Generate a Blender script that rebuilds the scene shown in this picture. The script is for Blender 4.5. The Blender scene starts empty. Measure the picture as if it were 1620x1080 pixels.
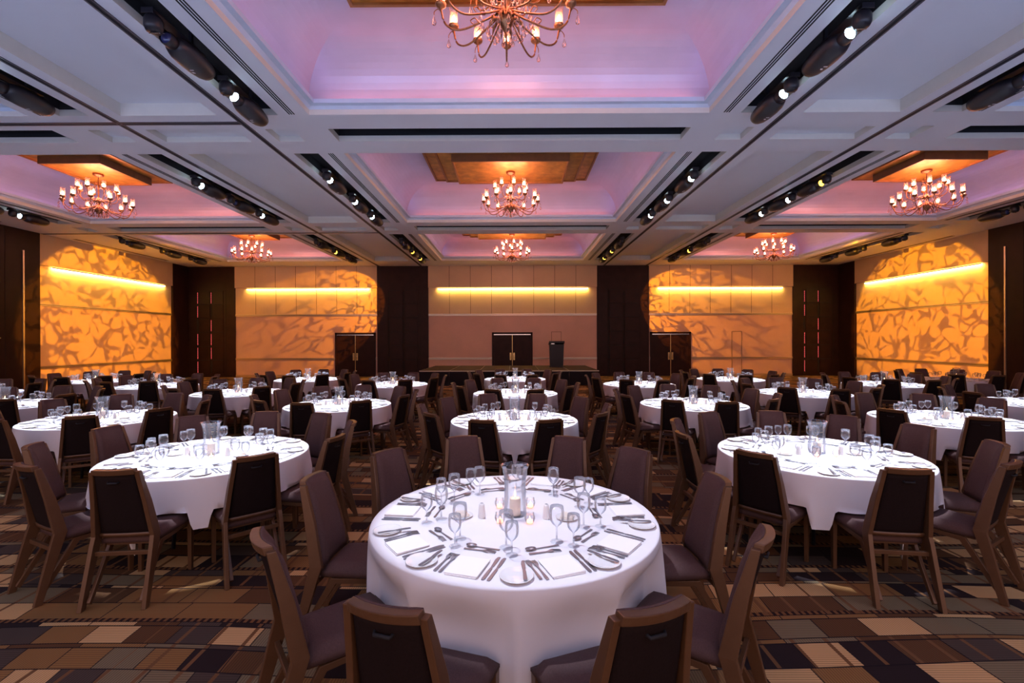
import bpy, bmesh, math, random
from mathutils import Vector, Matrix
PI = math.pi
random.seed(11)
S = bpy.context.scene
COL = S.collection

# ------------------------------------------------------------------ camera, world, exposure
CAM = Vector((0.083, 0.0, 1.85))
cd = bpy.data.cameras.new('camera'); cd.sensor_width = 36; cd.lens = 36 * 735 / 1620
cd.clip_start = 0.05; cd.clip_end = 200
cam = bpy.data.objects.new('camera', cd); COL.objects.link(cam); S.camera = cam
cam.matrix_world = Matrix.Translation(CAM) @ Matrix.Rotation(0.0049, 4, 'Z') @ Matrix.Rotation(PI/2 - 0.0020, 4, 'X') @ Matrix.Rotation(-0.0028, 4, 'Z')
S.view_settings.view_transform = 'Standard'; S.view_settings.look = 'None'
S.view_settings.gamma = 1; S.view_settings.use_curve_mapping = False
S.view_settings.exposure = 0.35
S.cycles.use_denoising = True
S.cycles.max_bounces = 6; S.cycles.diffuse_bounces = 3; S.cycles.glossy_bounces = 3
S.cycles.transparent_max_bounces = 20; S.cycles.sample_clamp_indirect = 8.0
S.cycles.caustics_reflective = False; S.cycles.caustics_refractive = False
W = bpy.data.worlds.new('world'); S.world = W; W.use_nodes = True
_n = W.node_tree.nodes; _tc = _n.new('ShaderNodeTexCoord'); _sp = _n.new('ShaderNodeSeparateXYZ'); _rp = _n.new('ShaderNodeValToRGB')
W.node_tree.links.new(_tc.outputs['Generated'], _sp.inputs[0]); W.node_tree.links.new(_sp.outputs[2], _rp.inputs[0])
# added fill glow for the unseen hall behind the camera: cool below, warm above
_mp = _n.new('ShaderNodeMapRange'); _mp.inputs[1].default_value = -0.34; _mp.inputs[2].default_value = -0.12
W.node_tree.links.new(_sp.outputs[2], _mp.inputs[0]); W.node_tree.links.new(_mp.outputs[0], _rp.inputs[0])
_rp.color_ramp.elements[0].color = (0.70, 0.96, 1.62, 1); _rp.color_ramp.elements[1].color = (0.46, 0.285, 0.245, 1)
W.node_tree.links.new(_rp.outputs[0], _n['Background'].inputs[0]); _n['Background'].inputs[1].default_value = 2.0

CEIL = 5.71; DW = 24.04; XW = 16.9; YB = -3.0
BAYS = [(2.31, 7.92), (9.55, 15.16), (16.80, 22.41)]
BAYC = [5.12, 12.36, 19.60]

# lights ------------------------------------------------------------
def light(name, typ, loc, energy, color, target=None, **kw):
    d = bpy.data.lights.new(name, typ); d.energy = energy; d.color = color
    for k, v in kw.items(): setattr(d, k, v)
    o = bpy.data.objects.new(name, d); COL.objects.link(o); o.location = loc
    if target is not None:
        o.rotation_euler = (Vector(target) - Vector(loc)).to_track_quat('-Z', 'Y').to_euler()
    return o

def ntree(name):
    m = bpy.data.materials.new(name); m.use_nodes = True
    return m, m.node_tree
class N:
    """tiny node helper"""
    def __init__(s, nt): s.nt = nt
    def new(s, t, **kw):
        n = s.nt.nodes.new(t)
        for k, v in kw.items(): setattr(n, k, v)
        return n
    def put(s, inp, v):
        if isinstance(v, bpy.types.NodeSocket): s.nt.links.new(v, inp)
        else: inp.default_value = v
    def m(s, op, a, b=0.0, c=0.0):
        n = s.new('ShaderNodeMath', operation=op)
        for i, v in enumerate((a, b, c)): s.put(n.inputs[i], v)
        return n.outputs[0]
    def comb(s, x, y, z=0.0):
        n = s.new('ShaderNodeCombineXYZ')
        for i, v in enumerate((x, y, z)): s.put(n.inputs[i], v)
        return n.outputs[0]
    def noise(s, vec, scale, detail=2.0, dist=0.0):
        n = s.new('ShaderNodeTexNoise'); s.put(n.inputs['Vector'], vec)
        n.inputs['Scale'].default_value = scale; n.inputs['Detail'].default_value = detail
        n.inputs['Distortion'].default_value = dist
        return n
    def ramp(s, fac, stops, interp='LINEAR'):
        n = s.new('ShaderNodeValToRGB'); n.color_ramp.interpolation = interp
        e = n.color_ramp.elements
        while len(e) < len(stops): e.new(0.5)
        for k, (p, c) in enumerate(stops):
            e[k].position = p; e[k].color = (*c, 1) if len(c) == 3 else c
        s.put(n.inputs[0], fac); return n.outputs[0]
    def mix(s, fac, a, b, blend='MIX'):
        n = s.new('ShaderNodeMix', data_type='RGBA', blend_type=blend)
        s.put(n.inputs[0], fac); s.put(n.inputs[6], a if isinstance(a, bpy.types.NodeSocket) else (*a, 1))
        s.put(n.inputs[7], b if isinstance(b, bpy.types.NodeSocket) else (*b, 1)); return n.outputs[2]

def gobo_spot(name, loc, target, energy, color, deg, scale, seed, edge=0.35):
    """moving head with a blobby break-up gobo in front of its lamp"""
    o = light(name, 'SPOT', loc, energy, color, target, spot_size=math.radians(deg), spot_blend=0.12, shadow_soft_size=0.02)
    d = o.data; d.use_nodes = True; nt = d.node_tree; h = N(nt)
    em = nt.nodes['Emission']
    tc = h.new('ShaderNodeTexCoord'); sp = h.new('ShaderNodeSeparateXYZ')
    nt.links.new(tc.outputs['Normal'], sp.inputs[0])
    u = h.m('DIVIDE', sp.outputs[0], sp.outputs[2]); v = h.m('DIVIDE', sp.outputs[1], sp.outputs[2])
    vec = h.comb(u, v, seed)
    ns = h.noise(vec, scale * 0.55, 1.0)
    va = h.new('ShaderNodeVectorMath', operation='SCALE'); nt.links.new(ns.outputs['Color'], va.inputs[0]); va.inputs[3].default_value = 1.6 / scale
    vb = h.new('ShaderNodeVectorMath', operation='ADD'); nt.links.new(vec, vb.inputs[0]); nt.links.new(va.outputs[0], vb.inputs[1])
    vo = h.new('ShaderNodeTexVoronoi', feature='DISTANCE_TO_EDGE'); vo.inputs['Scale'].default_value = scale
    nt.links.new(vb.outputs[0], vo.inputs['Vector'])
    n2 = h.noise(vec, scale * 0.9, 1.0, 0.8)
    k = h.m('ADD', vo.outputs['Distance'], h.m('MULTIPLY', h.m('SUBTRACT', n2.outputs[0], 0.5), 0.55))
    r = h.ramp(k, [(0.035, (edge,)*3), (0.10, (1, 1, 1))])
    nt.links.new(r, em.inputs['Strength'])
    return o

# ------------------------------------------------------------------ materials
def pbr(name, col, rough=0.6, metal=0.0, noise=0.0, nscale=8.0, spec=0.5, bump=0.0, sheen=0.0):
    m, nt = ntree(name); h = N(nt); b = nt.nodes['Principled BSDF']
    b.inputs['Roughness'].default_value = rough; b.inputs['Metallic'].default_value = metal
    b.inputs['Specular IOR Level'].default_value = spec
    if sheen: b.inputs['Sheen Weight'].default_value = sheen
    tc = h.new('ShaderNodeTexCoord')
    ns = h.noise(tc.outputs['Object'], nscale, 3.0)
    lo = [max(0, c * (1 - noise)) for c in col]; hi = [min(1, c * (1 + noise)) for c in col]
    nt.links.new(h.ramp(ns.outputs[0], [(0.3, lo), (0.7, hi)]), b.inputs['Base Color'])
    if bump:
        bp = h.new('ShaderNodeBump'); bp.inputs['Strength'].default_value = bump; bp.inputs['Distance'].default_value = 0.01
        nt.links.new(ns.outputs[0], bp.inputs['Height']); nt.links.new(bp.outputs[0], b.inputs['Normal'])
    return m
def emis(name, col, strength):
    m, nt = ntree(name); b = nt.nodes['Principled BSDF']
    b.inputs['Base Color'].default_value = (*col, 1)
    b.inputs['Emission Color'].default_value = (*col, 1); b.inputs['Emission Strength'].default_value = strength
    m.cycles.emission_sampling = 'NONE'
    return m
def glass(name, tint=(0.97, 0.98, 1.0), edge=(0.45, 0.5, 0.62), k=0.55, haze=None, pw=4.0):
    m, nt = ntree(name); h = N(nt); out = nt.nodes['Material Output']; nt.nodes.remove(nt.nodes['Principled BSDF'])
    lw = h.new('ShaderNodeLayerWeight'); lw.inputs['Blend'].default_value = k
    c = h.mix(h.m('POWER', lw.outputs['Facing'], pw), tint, edge)
    t = h.new('ShaderNodeBsdfTransparent'); nt.links.new(c, t.inputs[0])
    g = h.new('ShaderNodeBsdfGlossy'); g.inputs['Roughness'].default_value = 0.04
    fr = h.new('ShaderNodeFresnel'); fr.inputs[0].default_value = 1.45
    mx = h.new('ShaderNodeMixShader'); nt.links.new(h.m('MINIMUM', h.m('MULTIPLY', fr.outputs[0], 1.1), 0.75), mx.inputs[0])
    nt.links.new(t.outputs[0], mx.inputs[1]); nt.links.new(g.outputs[0], mx.inputs[2]); last = mx.outputs[0]
    if haze:
        tl = h.new('ShaderNodeBsdfTranslucent'); tl.inputs[0].default_value = (*haze[:3], 1); m3 = h.new('ShaderNodeMixShader'); m3.inputs[0].default_value = haze[3]
        nt.links.new(last, m3.inputs[1]); nt.links.new(tl.outputs[0], m3.inputs[2]); last = m3.outputs[0]
    nt.links.new(last, out.inputs[0])
    return m

M = {}
M['ceiling'] = pbr('ceiling_paint', (0.80, 0.81, 0.88), 0.75, noise=0.02, nscale=0.8)
M['recess'] = pbr('recess_paint', (0.68, 0.66, 0.62), 0.8, noise=0.02)
M['vault'] = pbr('vault_plaster', (0.60, 0.57, 0.74), 0.38, metal=0.15, noise=0.05, nscale=1.5, spec=0.6)
M['lip'] = pbr('lip_lit_blue', (0.60, 0.72, 0.90), 0.4, noise=0.04, nscale=3)  # blue light on the lip is painted into its base colour
M['black'] = pbr('matt_black', (0.006, 0.006, 0.010), 0.8)
M['blackgloss'] = pbr('fixture_black', (0.011, 0.011, 0.018), 0.42)
M['chrome'] = pbr('bright_steel', (0.75, 0.76, 0.80), 0.18, 1.0)
M['steel'] = pbr('cutlery_steel', (0.30, 0.31, 0.35), 0.42, 1.0)
M['brass'] = pbr('brass_plate', (0.80, 0.58, 0.25), 0.3, 1.0)
M['track'] = pbr('track_metal', (0.07, 0.065, 0.09), 0.4, 0.4)
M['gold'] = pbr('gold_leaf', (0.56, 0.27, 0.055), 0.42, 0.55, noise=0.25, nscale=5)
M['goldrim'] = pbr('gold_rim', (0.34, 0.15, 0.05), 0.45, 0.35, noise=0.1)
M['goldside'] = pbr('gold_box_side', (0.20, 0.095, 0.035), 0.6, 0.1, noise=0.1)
M['dark'] = pbr('dark_timber', (0.024, 0.009, 0.008), 0.42, spec=0.18, noise=0.2, nscale=3)
M['darkline'] = pbr('dark_shadow_gap', (0.008, 0.004, 0.004), 0.8)
M['rail'] = pbr('rail_metal', (0.62, 0.52, 0.42), 0.3, 0.8)
M['stage'] = pbr('stage_carpet', (0.045, 0.025, 0.020), 0.9, noise=0.2, nscale=30)
M['skirt'] = pbr('stage_skirt', (0.006, 0.005, 0.008), 0.9)
M['frame'] = pbr('chair_frame_brown', (0.115, 0.056, 0.027), 0.34, 0.2, noise=0.06, nscale=20)
M['fabric'] = pbr('chair_fabric_mauve_brown', (0.084, 0.045, 0.042), 0.85, spec=0.3, noise=0.14, nscale=140, bump=0.12)
M['backcloth'] = pbr('chair_back_dark', (0.011, 0.0055, 0.006), 0.75, spec=0.15, noise=0.2, nscale=120, bump=0.08)
M['cloth'] = pbr('white_tablecloth', (0.82, 0.80, 0.82), 0.85, noise=0.01, sheen=0.1)
M['napkin'] = pbr('white_napkin', (0.88, 0.86, 0.86), 0.9)
M['china'] = pbr('white_china', (0.82, 0.81, 0.80), 0.12)
M['wax'] = pbr('candle_wax', (0.92, 0.82, 0.70), 0.5)
M['flame'] = emis('candle_flame', (1.0, 0.55, 0.22), 14.0)
M['tealight'] = emis('tealight_glow', (1.0, 0.42, 0.25), 2.2)
M['bulb'] = emis('chandelier_flame_bulb', (1.0, 0.62, 0.42), 26.0)
M['bronze'] = pbr('antique_bronze', (0.30, 0.13, 0.06), 0.34, 0.8, noise=0.3, nscale=40)
M['lens_on'] = emis('lens_blue_white', (0.62, 0.86, 1.0), 22.0)
M['lens_amber'] = emis('lens_amber', (1.0, 0.55, 0.05), 6.0)
M['lens_off'] = pbr('lens_unlit', (0.03, 0.035, 0.12), 0.08)
M['mark'] = pbr('pale_marking', (0.6, 0.6, 0.65), 0.5)
M['led'] = emis('led_strip_amber', (1.0, 0.80, 0.30), 16.0)
M['dots'] = emis('red_led_dots', (1.0, 0.12, 0.14), 1.1)
M['glass'] = glass('clear_glass', (0.98, 0.985, 1.0), (0.70, 0.76, 0.90), 0.5, (.85, .90, 1.0, .03))
M['vase'] = glass('vase_glass', (0.97, 0.98, 1.0), (0.55, 0.62, 0.80), 0.55, (.80, .88, 1.0, .07), 2.4)  # bluish haze imitates spotlight caught in the glass
M['chimney'] = glass('chimney_glass', haze=(1.0, .60, .50, .22), tint=(1.0, 0.88, 0.84), edge=(0.85, 0.55, 0.50), k=0.45)  # pink bulb glow is put into the glass tint and haze
M['crystal'] = glass('crystal_drop', (0.95, 0.86, 0.84), (0.45, 0.25, 0.20), 0.65)
M['butter'] = pbr('cream_paper', (0.78, 0.70, 0.60), 0.8)

def wall_mat(name, col):
    m, nt = ntree(name); h = N(nt); b = nt.nodes['Principled BSDF']
    tc = h.new('ShaderNodeTexCoord')
    n1 = h.noise(tc.outputs['Object'], 0.9, 4.0, 0.6); n2 = h.noise(tc.outputs['Object'], 14, 2.0)
    k = h.m('ADD', h.m('MULTIPLY', n1.outputs[0], 0.8), h.m('MULTIPLY', n2.outputs[0], 0.2))
    nt.links.new(h.ramp(k, [(0.3, [c * 0.92 for c in col]), (0.7, [c * 1.06 for c in col])]), b.inputs['Base Color'])
    b.inputs['Roughness'].default_value = 0.42; b.inputs['Specular IOR Level'].default_value = 0.35
    return m
M['wall'] = wall_mat('beige_plaster', (0.66, 0.44, 0.35))
M['wallup'] = wall_mat('beige_plaster_panels', (0.62, 0.45, 0.29))

def carpet():
    m, nt = ntree('patchwork_carpet'); h = N(nt); b = nt.nodes['Principled BSDF']
    geo = h.new('ShaderNodeNewGeometry'); sp = h.new('ShaderNodeSeparateXYZ'); nt.links.new(geo.outputs['Position'], sp.inputs[0])
    x, y = sp.outputs[0], sp.outputs[1]
    warp = h.noise(h.comb(h.m('MULTIPLY', x, 0.42), h.m('MULTIPLY', y, 0.5), 3.0), 1.0, 0.0)
    v = h.m('ADD', h.m('DIVIDE', y, 0.235), h.m('MULTIPLY', h.m('SUBTRACT', warp.outputs[0], 0.5), 1.5))
    row = h.m('FLOOR', v); fv = h.m('SUBTRACT', v, row)
    def wn(a, bb, c):
        w = h.new('ShaderNodeTexWhiteNoise', noise_dimensions='3D'); nt.links.new(h.comb(a, bb, c), w.inputs['Vector'])
        return w.outputs['Value']
    r0 = wn(row, 0.0, 5.0)
    # every row is cut into a wide band and, in some rows, a thin one
    cut = h.m('ADD', 0.58, h.m('MULTIPLY', r0, 0.5))
    sub = h.m('GREATER_THAN', fv, cut)
    rid = h.m('ADD', h.m('MULTIPLY', row, 2.0), sub)
    wid = h.m('ADD', 0.22, h.m('MULTIPLY', wn(rid, 1.0, 7.0), 0.30))
    xw = h.m('ADD', x, h.m('MULTIPLY', h.m('SUBTRACT', h.noise(h.comb(x, y, 9.0), 0.5, 0.0).outputs[0], 0.5), 0.5))
    u = h.m('ADD', h.m('DIVIDE', xw, wid), h.m('MULTIPLY', wn(rid, 2.0, 8.0), 9.0))
    colm = h.m('FLOOR', u); fu = h.m('SUBTRACT', u, colm)
    r1 = wn(rid, colm, 1.0); r2 = wn(rid, colm, 2.0)
    base = h.ramp(r1, [(0.0, (0.022, 0.013, 0.014)), (0.12, (0.115, 0.052, 0.020)), (0.33, (0.21, 0.155, 0.085)), (0.50, (0.27, 0.135, 0.045)),
                       (0.70, (0.62, 0.37, 0.16)), (0.89, (0.075, 0.052, 0.040))], 'CONSTANT')
    # fine ribs, along or across, by patch
    ribx = h.m('GREATER_THAN', h.m('FRACT', h.m('DIVIDE', x, 0.016)), 0.55)
    riby = h.m('GREATER_THAN', h.m('FRACT', h.m('DIVIDE', y, 0.018)), 0.55)
    sel = h.m('GREATER_THAN', r2, 0.5)
    rib = h.m('ADD', h.m('MULTIPLY', ribx, sel), h.m('MULTIPLY', riby, h.m('SUBTRACT', 1.0, sel)))
    c1 = h.mix(h.m('MULTIPLY', rib, 0.38), base, (0.020, 0.012, 0.010))
    # comb-like dark teeth at the lower side of some rows
    teeth = h.m('MULTIPLY', h.m('LESS_THAN', fv, 0.20), h.m('GREATER_THAN', r0, 0.62))
    tk = h.m('MULTIPLY', teeth, h.m('GREATER_THAN', h.m('FRACT', h.m('DIVIDE', x, 0.045)), 0.5))
    c2 = h.mix(teeth, c1, (0.17, 0.075, 0.028)); c3 = h.mix(tk, c2, (0.022, 0.010, 0.009))
    # long stripes along the room in some patches
    st = h.m('MULTIPLY', h.m('GREATER_THAN', wn(row, h.m('FLOOR', h.m('DIVIDE', x, 1.1)), 4.0), 0.52), h.m('LESS_THAN', h.m('ABSOLUTE', h.m('SUBTRACT', h.m('FRACT', h.m('DIVIDE', x, 0.21)), 0.5)), 0.06))
    c4 = h.mix(st, c3, (0.16, 0.075, 0.03))
    ln = h.m('MAXIMUM', h.m('LESS_THAN', h.m('MULTIPLY', fu, wid), 0.007), h.m('LESS_THAN', h.m('MULTIPLY', h.m('ABSOLUTE', h.m('SUBTRACT', fv, cut)), 0.235), 0.005))
    ln = h.m('MAXIMUM', ln, h.m('LESS_THAN', fv, 0.035))
    c5 = h.mix(ln, c4, (0.012, 0.008, 0.010))
    nt.links.new(c5, b.inputs['Base Color']); b.inputs['Roughness'].default_value = 0.95
    b.inputs['Specular IOR Level'].default_value = 0.15
    return m
M['carpet'] = carpet()

# ------------------------------------------------------------------ mesh helpers
class MB:
    def __init__(s): s.v = []; s.f = []; s.mi = []; s.sm = []
    def add(s, vs, fs, mi=0, sm=False):
        o = len(s.v); s.v += [tuple(p) for p in vs]
        s.f += [tuple(i + o for i in f) for f in fs]; s.mi += [mi] * len(fs); s.sm += [sm] * len(fs); return s
    def hexa(s, p, mi=0):
        return s.add(p, [(0, 3, 2, 1), (4, 5, 6, 7), (0, 1, 5, 4), (1, 2, 6, 5), (2, 3, 7, 6), (3, 0, 4, 7)], mi)
    def box(s, x0, x1, y0, y1, z0, z1, mi=0):
        return s.hexa([(x0, y0, z0), (x1, y0, z0), (x1, y1, z0), (x0, y1, z0), (x0, y0, z1), (x1, y0, z1), (x1, y1, z1), (x0, y1, z1)], mi)
    def quad(s, a, b, c, d, mi=0): return s.add([a, b, c, d], [(0, 1, 2, 3)], mi)
    def beam(s, p, q, w, t, up=(0, 0, 1), w2=None, t2=None, mi=0):
        """bar from p to q, w across, t along 'up'"""
        p = Vector(p); q = Vector(q); d = (q - p).normalized(); a = d.cross(Vector(up)).normalized(); u = a.cross(d).normalized()
        w2 = w if w2 is None else w2; t2 = t if t2 is None else t2
        P = []
        for c, ww, tt in ((p, w, t), (q, w2, t2)):
            P += [c - a * ww/2 - u * tt/2, c + a * ww/2 - u * tt/2, c + a * ww/2 + u * tt/2, c - a * ww/2 + u * tt/2]
        return s.hexa(P, mi)
    def tube(s, pts, r, n=8, mi=0, cap=True):
        pts = [Vector(p) for p in pts]; rs = r if isinstance(r, (list, tuple)) else [r] * len(pts)
        vs = []; fs = []; ref = Vector((0.13, 0.27, 0.95)).normalized()
        for i, p in enumerate(pts):
            d = (pts[min(i + 1, len(pts) - 1)] - pts[max(i - 1, 0)]).normalized()
            rr = ref if abs(d.dot(ref)) < 0.95 else Vector((1, 0, 0))
            a = d.cross(rr).normalized(); b = d.cross(a)
            for k in range(n):
                t = 2 * PI * k / n; vs.append(p + (a * math.cos(t) + b * math.sin(t)) * rs[i])
        for i in range(len(pts) - 1):
            for k in range(n):
                k2 = (k + 1) % n; fs.append((i*n + k, i*n + k2, (i+1)*n + k2, (i+1)*n + k))
        if cap: fs += [tuple(range(n - 1, -1, -1)), tuple(range((len(pts) - 1) * n, len(pts) * n))]
        return s.add(vs, fs, mi, True)
    def lathe(s, prof, n=16, c=(0, 0, 0), mi=0, axis='z', sm=True):
        vs = []; fs = []
        for r, z in prof:
            for k in range(n):
                t = 2 * PI * k / n; a, b = r * math.cos(t), r * math.sin(t)
                p = (a, b, z) if axis == 'z' else (a, z, b)
                vs.append((c[0] + p[0], c[1] + p[1], c[2] + p[2]))
        for i in range(len(prof) - 1):
            for k in range(n):
                k2 = (k + 1) % n; fs.append((i*n + k, i*n + k2, (i+1)*n + k2, (i+1)*n + k))
        return s.add(vs, fs, mi, sm)
    def prism(s, pts, z0, z1, mi=0):
        n = len(pts); vs = [(x, y, z0) for x, y in pts] + [(x, y, z1) for x, y in pts]
        return s.add(vs, [tuple(range(n - 1, -1, -1)), tuple(range(n, 2*n))] + [(k, (k+1) % n, n + (k+1) % n, n + k) for k in range(n)], mi)
    def mesh(s, name, mats, bevel=0.0, seg=2, smooth=False, fix=True):
        me = bpy.data.meshes.new(name); me.from_pydata([tuple(v) for v in s.v], [], s.f)
        for m in (mats if isinstance(mats, (list, tuple)) else [mats]): me.materials.append(m)
        me.polygons.foreach_set('material_index', s.mi); me.polygons.foreach_set('use_smooth', [x or smooth for x in s.sm])
        if bevel or fix:
            b = bmesh.new(); b.from_mesh(me)
            if bevel:
                bmesh.ops.bevel(b, geom=[e for e in b.edges if e.is_manifold and e.calc_face_angle(0) > 0.6], offset=bevel, segments=seg, profile=0.6, affect='EDGES')
            if fix: bmesh.ops.recalc_face_normals(b, faces=b.faces)
            b.to_mesh(me); b.free()
        me.update(); return me
def rectgrid(mb, n=0): return mb
def obj(name, me, parent=None, loc=None):
    o = bpy.data.objects.new(name, me); COL.objects.link(o)
    if parent is not None: o.parent = parent
    if loc is not None: o.location = loc
    return o
def tag(o, label, cat, group=None):
    o['label'] = label; o['category'] = cat
    if group: o['group'] = group
    return o
def thing(name, label, cat, loc=(0, 0, 0), rz=0.0, group=None):
    o = bpy.data.objects.new(name, None); COL.objects.link(o); o.empty_display_size = 0.1
    o.location = loc; o.rotation_euler = (0, 0, rz); return tag(o, label, cat, group)
def struct(name, me):
    o = obj(name, me); o['kind'] = 'structure'; return o
def dup(src, loc, rz, label, group=None, scale=None):
    r = src.copy(); COL.objects.link(r); r.location = loc; r.rotation_euler = (0, 0, rz)
    r['label'] = label
    if group: r['group'] = group
    if scale: r.scale = scale
    def rec(a, b):
        for ch in list(a.children):
            c = ch.copy(); COL.objects.link(c); c.parent = b; rec(ch, c)
    rec(src, r); return r
trim_n = [0]
def trim(me):
    trim_n[0] += 1; return struct('trim_%d' % trim_n[0], me)

# ------------------------------------------------------------------ room shell
struct('floor', MB().box(-XW - .2, XW + .2, YB, DW + .2, -0.15, 0).mesh('floor', M['carpet']))

# ceiling openings: x0,x1,y0,y1,kind
OPEN = []
cols = [(-13.80, -8.22), (-3.41, 3.41), (8.22, 13.80)]
XB = [(3.94, 4.45), (7.18, 7.69), (14.35, 14.87)]
for y0, y1 in BAYS:
    for x0, x1 in cols: OPEN.append((x0, x1, y0, y1, 'coffer'))
    for a, b in XB:
        OPEN.append((a, b, y0, y1, 'light')); OPEN.append((-b, -a, y0, y1, 'light'))
    for sx in (1, -1):
        a, b = sorted((sx * 4.99, sx * 6.64)); OPEN.append((a, b, y0, y1, 'panel'))
for yc in (8.45, 15.63):
    y0, y1 = yc, yc + (0.53 if yc < 10 else 0.62)
    OPEN.append((-3.3, 3.3, y0, y1, 'light'))
    for sx in (1, -1):
        for a, b, k in ((3.95, 4.45, 'small'), (4.99, 6.64, 'small'), (7.2, 7.7, 'small'), (8.35, 13.7, 'light'), (14.4, 14.87, 'small')):
            a2, b2 = sorted((sx * a, sx * b)); OPEN.append((a2, b2, y0, y1, k))
xs = sorted({-XW - .2, XW + .2} | {o[0] for o in OPEN} | {o[1] for o in OPEN})
ys = sorted({YB, DW + .2} | {o[2] for o in OPEN} | {o[3] for o in OPEN})
c = MB()
idx = {}
def vid(i, j):
    if (i, j) not in idx:
        idx[(i, j)] = len(c.v); c.v.append((xs[i], ys[j], CEIL))
    return idx[(i, j)]
for i in range(len(xs) - 1):
    for j in range(len(ys) - 1):
        mx, my = (xs[i] + xs[i+1]) / 2, (ys[j] + ys[j+1]) / 2
        if any(o[0] < mx < o[1] and o[2] < my < o[3] for o in OPEN): continue
        c.f.append((vid(i, j), vid(i, j+1), vid(i+1, j+1), vid(i+1, j))); c.mi.append(0); c.sm.append(False)
def sides(mb, x0, x1, y0, y1, z0, z1, mi=0):
    mb.quad((x0, y0, z0), (x0, y1, z0), (x0, y1, z1), (x0, y0, z1), mi); mb.quad((x1, y1, z0), (x1, y0, z0), (x1, y0, z1), (x1, y1, z1), mi)
    mb.quad((x0, y1, z0), (x1, y1, z0), (x1, y1, z1), (x0, y1, z1), mi); mb.quad((x1, y0, z0), (x0, y0, z0), (x0, y0, z1), (x1, y0, z1), mi)
def loop(mb, a, b, mi=0, sm=False):
    """ring between two rectangles (x0,x1,y0,y1,z)"""
    A = [(a[0], a[2], a[4]), (a[1], a[2], a[4]), (a[1], a[3], a[4]), (a[0], a[3], a[4])]
    B = [(b[0], b[2], b[4]), (b[1], b[2], b[4]), (b[1], b[3], b[4]), (b[0], b[3], b[4])]
    for k in range(4):
        k2 = (k + 1) % 4; mb.add([A[k], A[k2], B[k2], B[k]], [(0, 1, 2, 3)], mi, sm)
for x0, x1, y0, y1, k in OPEN:
    if k in ('light', 'panel', 'small'):
        d = {'light': 0.30, 'panel': 0.215, 'small': 0.11}[k]
        if k == 'light':
            sides(c, x0, x1, y0, y1, CEIL, CEIL + 0.11, 1); sides(c, x0, x1, y0, y1, CEIL + 0.11, CEIL + d, 2)
            c.quad((x0, y0, CEIL + d), (x0, y1, CEIL + d), (x1, y1, CEIL + d), (x1, y0, CEIL + d), 2)
        else:
            sides(c, x0, x1, y0, y1, CEIL, CEIL + d, 1)
            c.quad((x0, y0, CEIL + d), (x0, y1, CEIL + d), (x1, y1, CEIL + d), (x1, y0, CEIL + d), 0)
    else:
        def rc(g, z): return (x0 + g, x1 - g, y0 + g, y1 - g, CEIL + z)
        loop(c, rc(0, 0), rc(0, 0.09), 1)
        loop(c, rc(0, 0.09), rc(0.05, 0.13), 4); loop(c, rc(0.05, 0.13), rc(0.12, 0.20), 4)
        loop(c, rc(0.12, 0.20), rc(0.14, 0.20), 4); loop(c, rc(0.14, 0.20), rc(0.14, 0.13), 4)
        loop(c, rc(0.14, 0.13), rc(-0.02, 0.13), 4)
        prev = rc(-0.02, 0.13); n = 12
        cur = rc(-0.02, 0.22); loop(c, prev, cur, 3, True); prev = cur
        for q in range(1, n + 1):
            t = q / n * PI / 2; cur = rc(-0.02 + 0.8 * (1 - math.cos(t)), 0.22 + 0.77 * math.sin(t)); loop(c, prev, cur, 3, True); prev = cur
        c.quad((prev[0], prev[2], prev[4]), (prev[0], prev[3], prev[4]), (prev[1], prev[3], prev[4]), (prev[1], prev[2], prev[4]), 3)
struct('ceiling', c.mesh('ceiling', [M['ceiling'], M['recess'], M['black'], M['vault'], M['lip']], fix=False))

# diffuser slots beside every coffer, partition tracks, wall grooves
for y0, y1 in BAYS:
    for sx in (1, -1):
        for xa in (3.69, 7.95, 14.08):
            t = MB()
            for dx in (-0.04, 0.0, 0.04): t.box(sx * xa + dx - 0.011, sx * xa + dx + 0.011, y0, y1 - 0.02, CEIL - 0.003, CEIL + 0.01)
            trim(t.mesh('diffuser', M['black']))
        t = MB().box(sx * 16.45 - 0.07, sx * 16.45 + 0.07, y0 + 0.6, y1 - 0.3, CEIL - 0.004, CEIL + 0.01); trim(t.mesh('groove', M['track']))
for xt in (-6.9, -4.71, 4.71, 6.9):
    t = MB().box(xt - 0.05, xt - 0.025, YB, DW - .1, CEIL - 0.012, CEIL + 0.01).box(xt + 0.025, xt + 0.05, YB, DW - .1, CEIL - 0.012, CEIL + 0.01).box(xt - 0.025, xt + 0.025, YB, DW - .1, CEIL - 0.003, CEIL + 0.01, 1)
    trim(t.mesh('track', [M['track'], M['black']]))
for yt in (8.2, 16.55):
    t = MB().box(-XW, -4.76, yt - 0.05, yt - 0.02, CEIL - 0.012, CEIL + 0.01).box(-XW, -4.76, yt + 0.02, yt + 0.05, CEIL - 0.012, CEIL + 0.01).box(-XW, -4.76, yt - 0.02, yt + 0.02, CEIL - 0.003, CEIL + 0.01, 1)
    trim(t.mesh('track', [M['track'], M['black']]))

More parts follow.
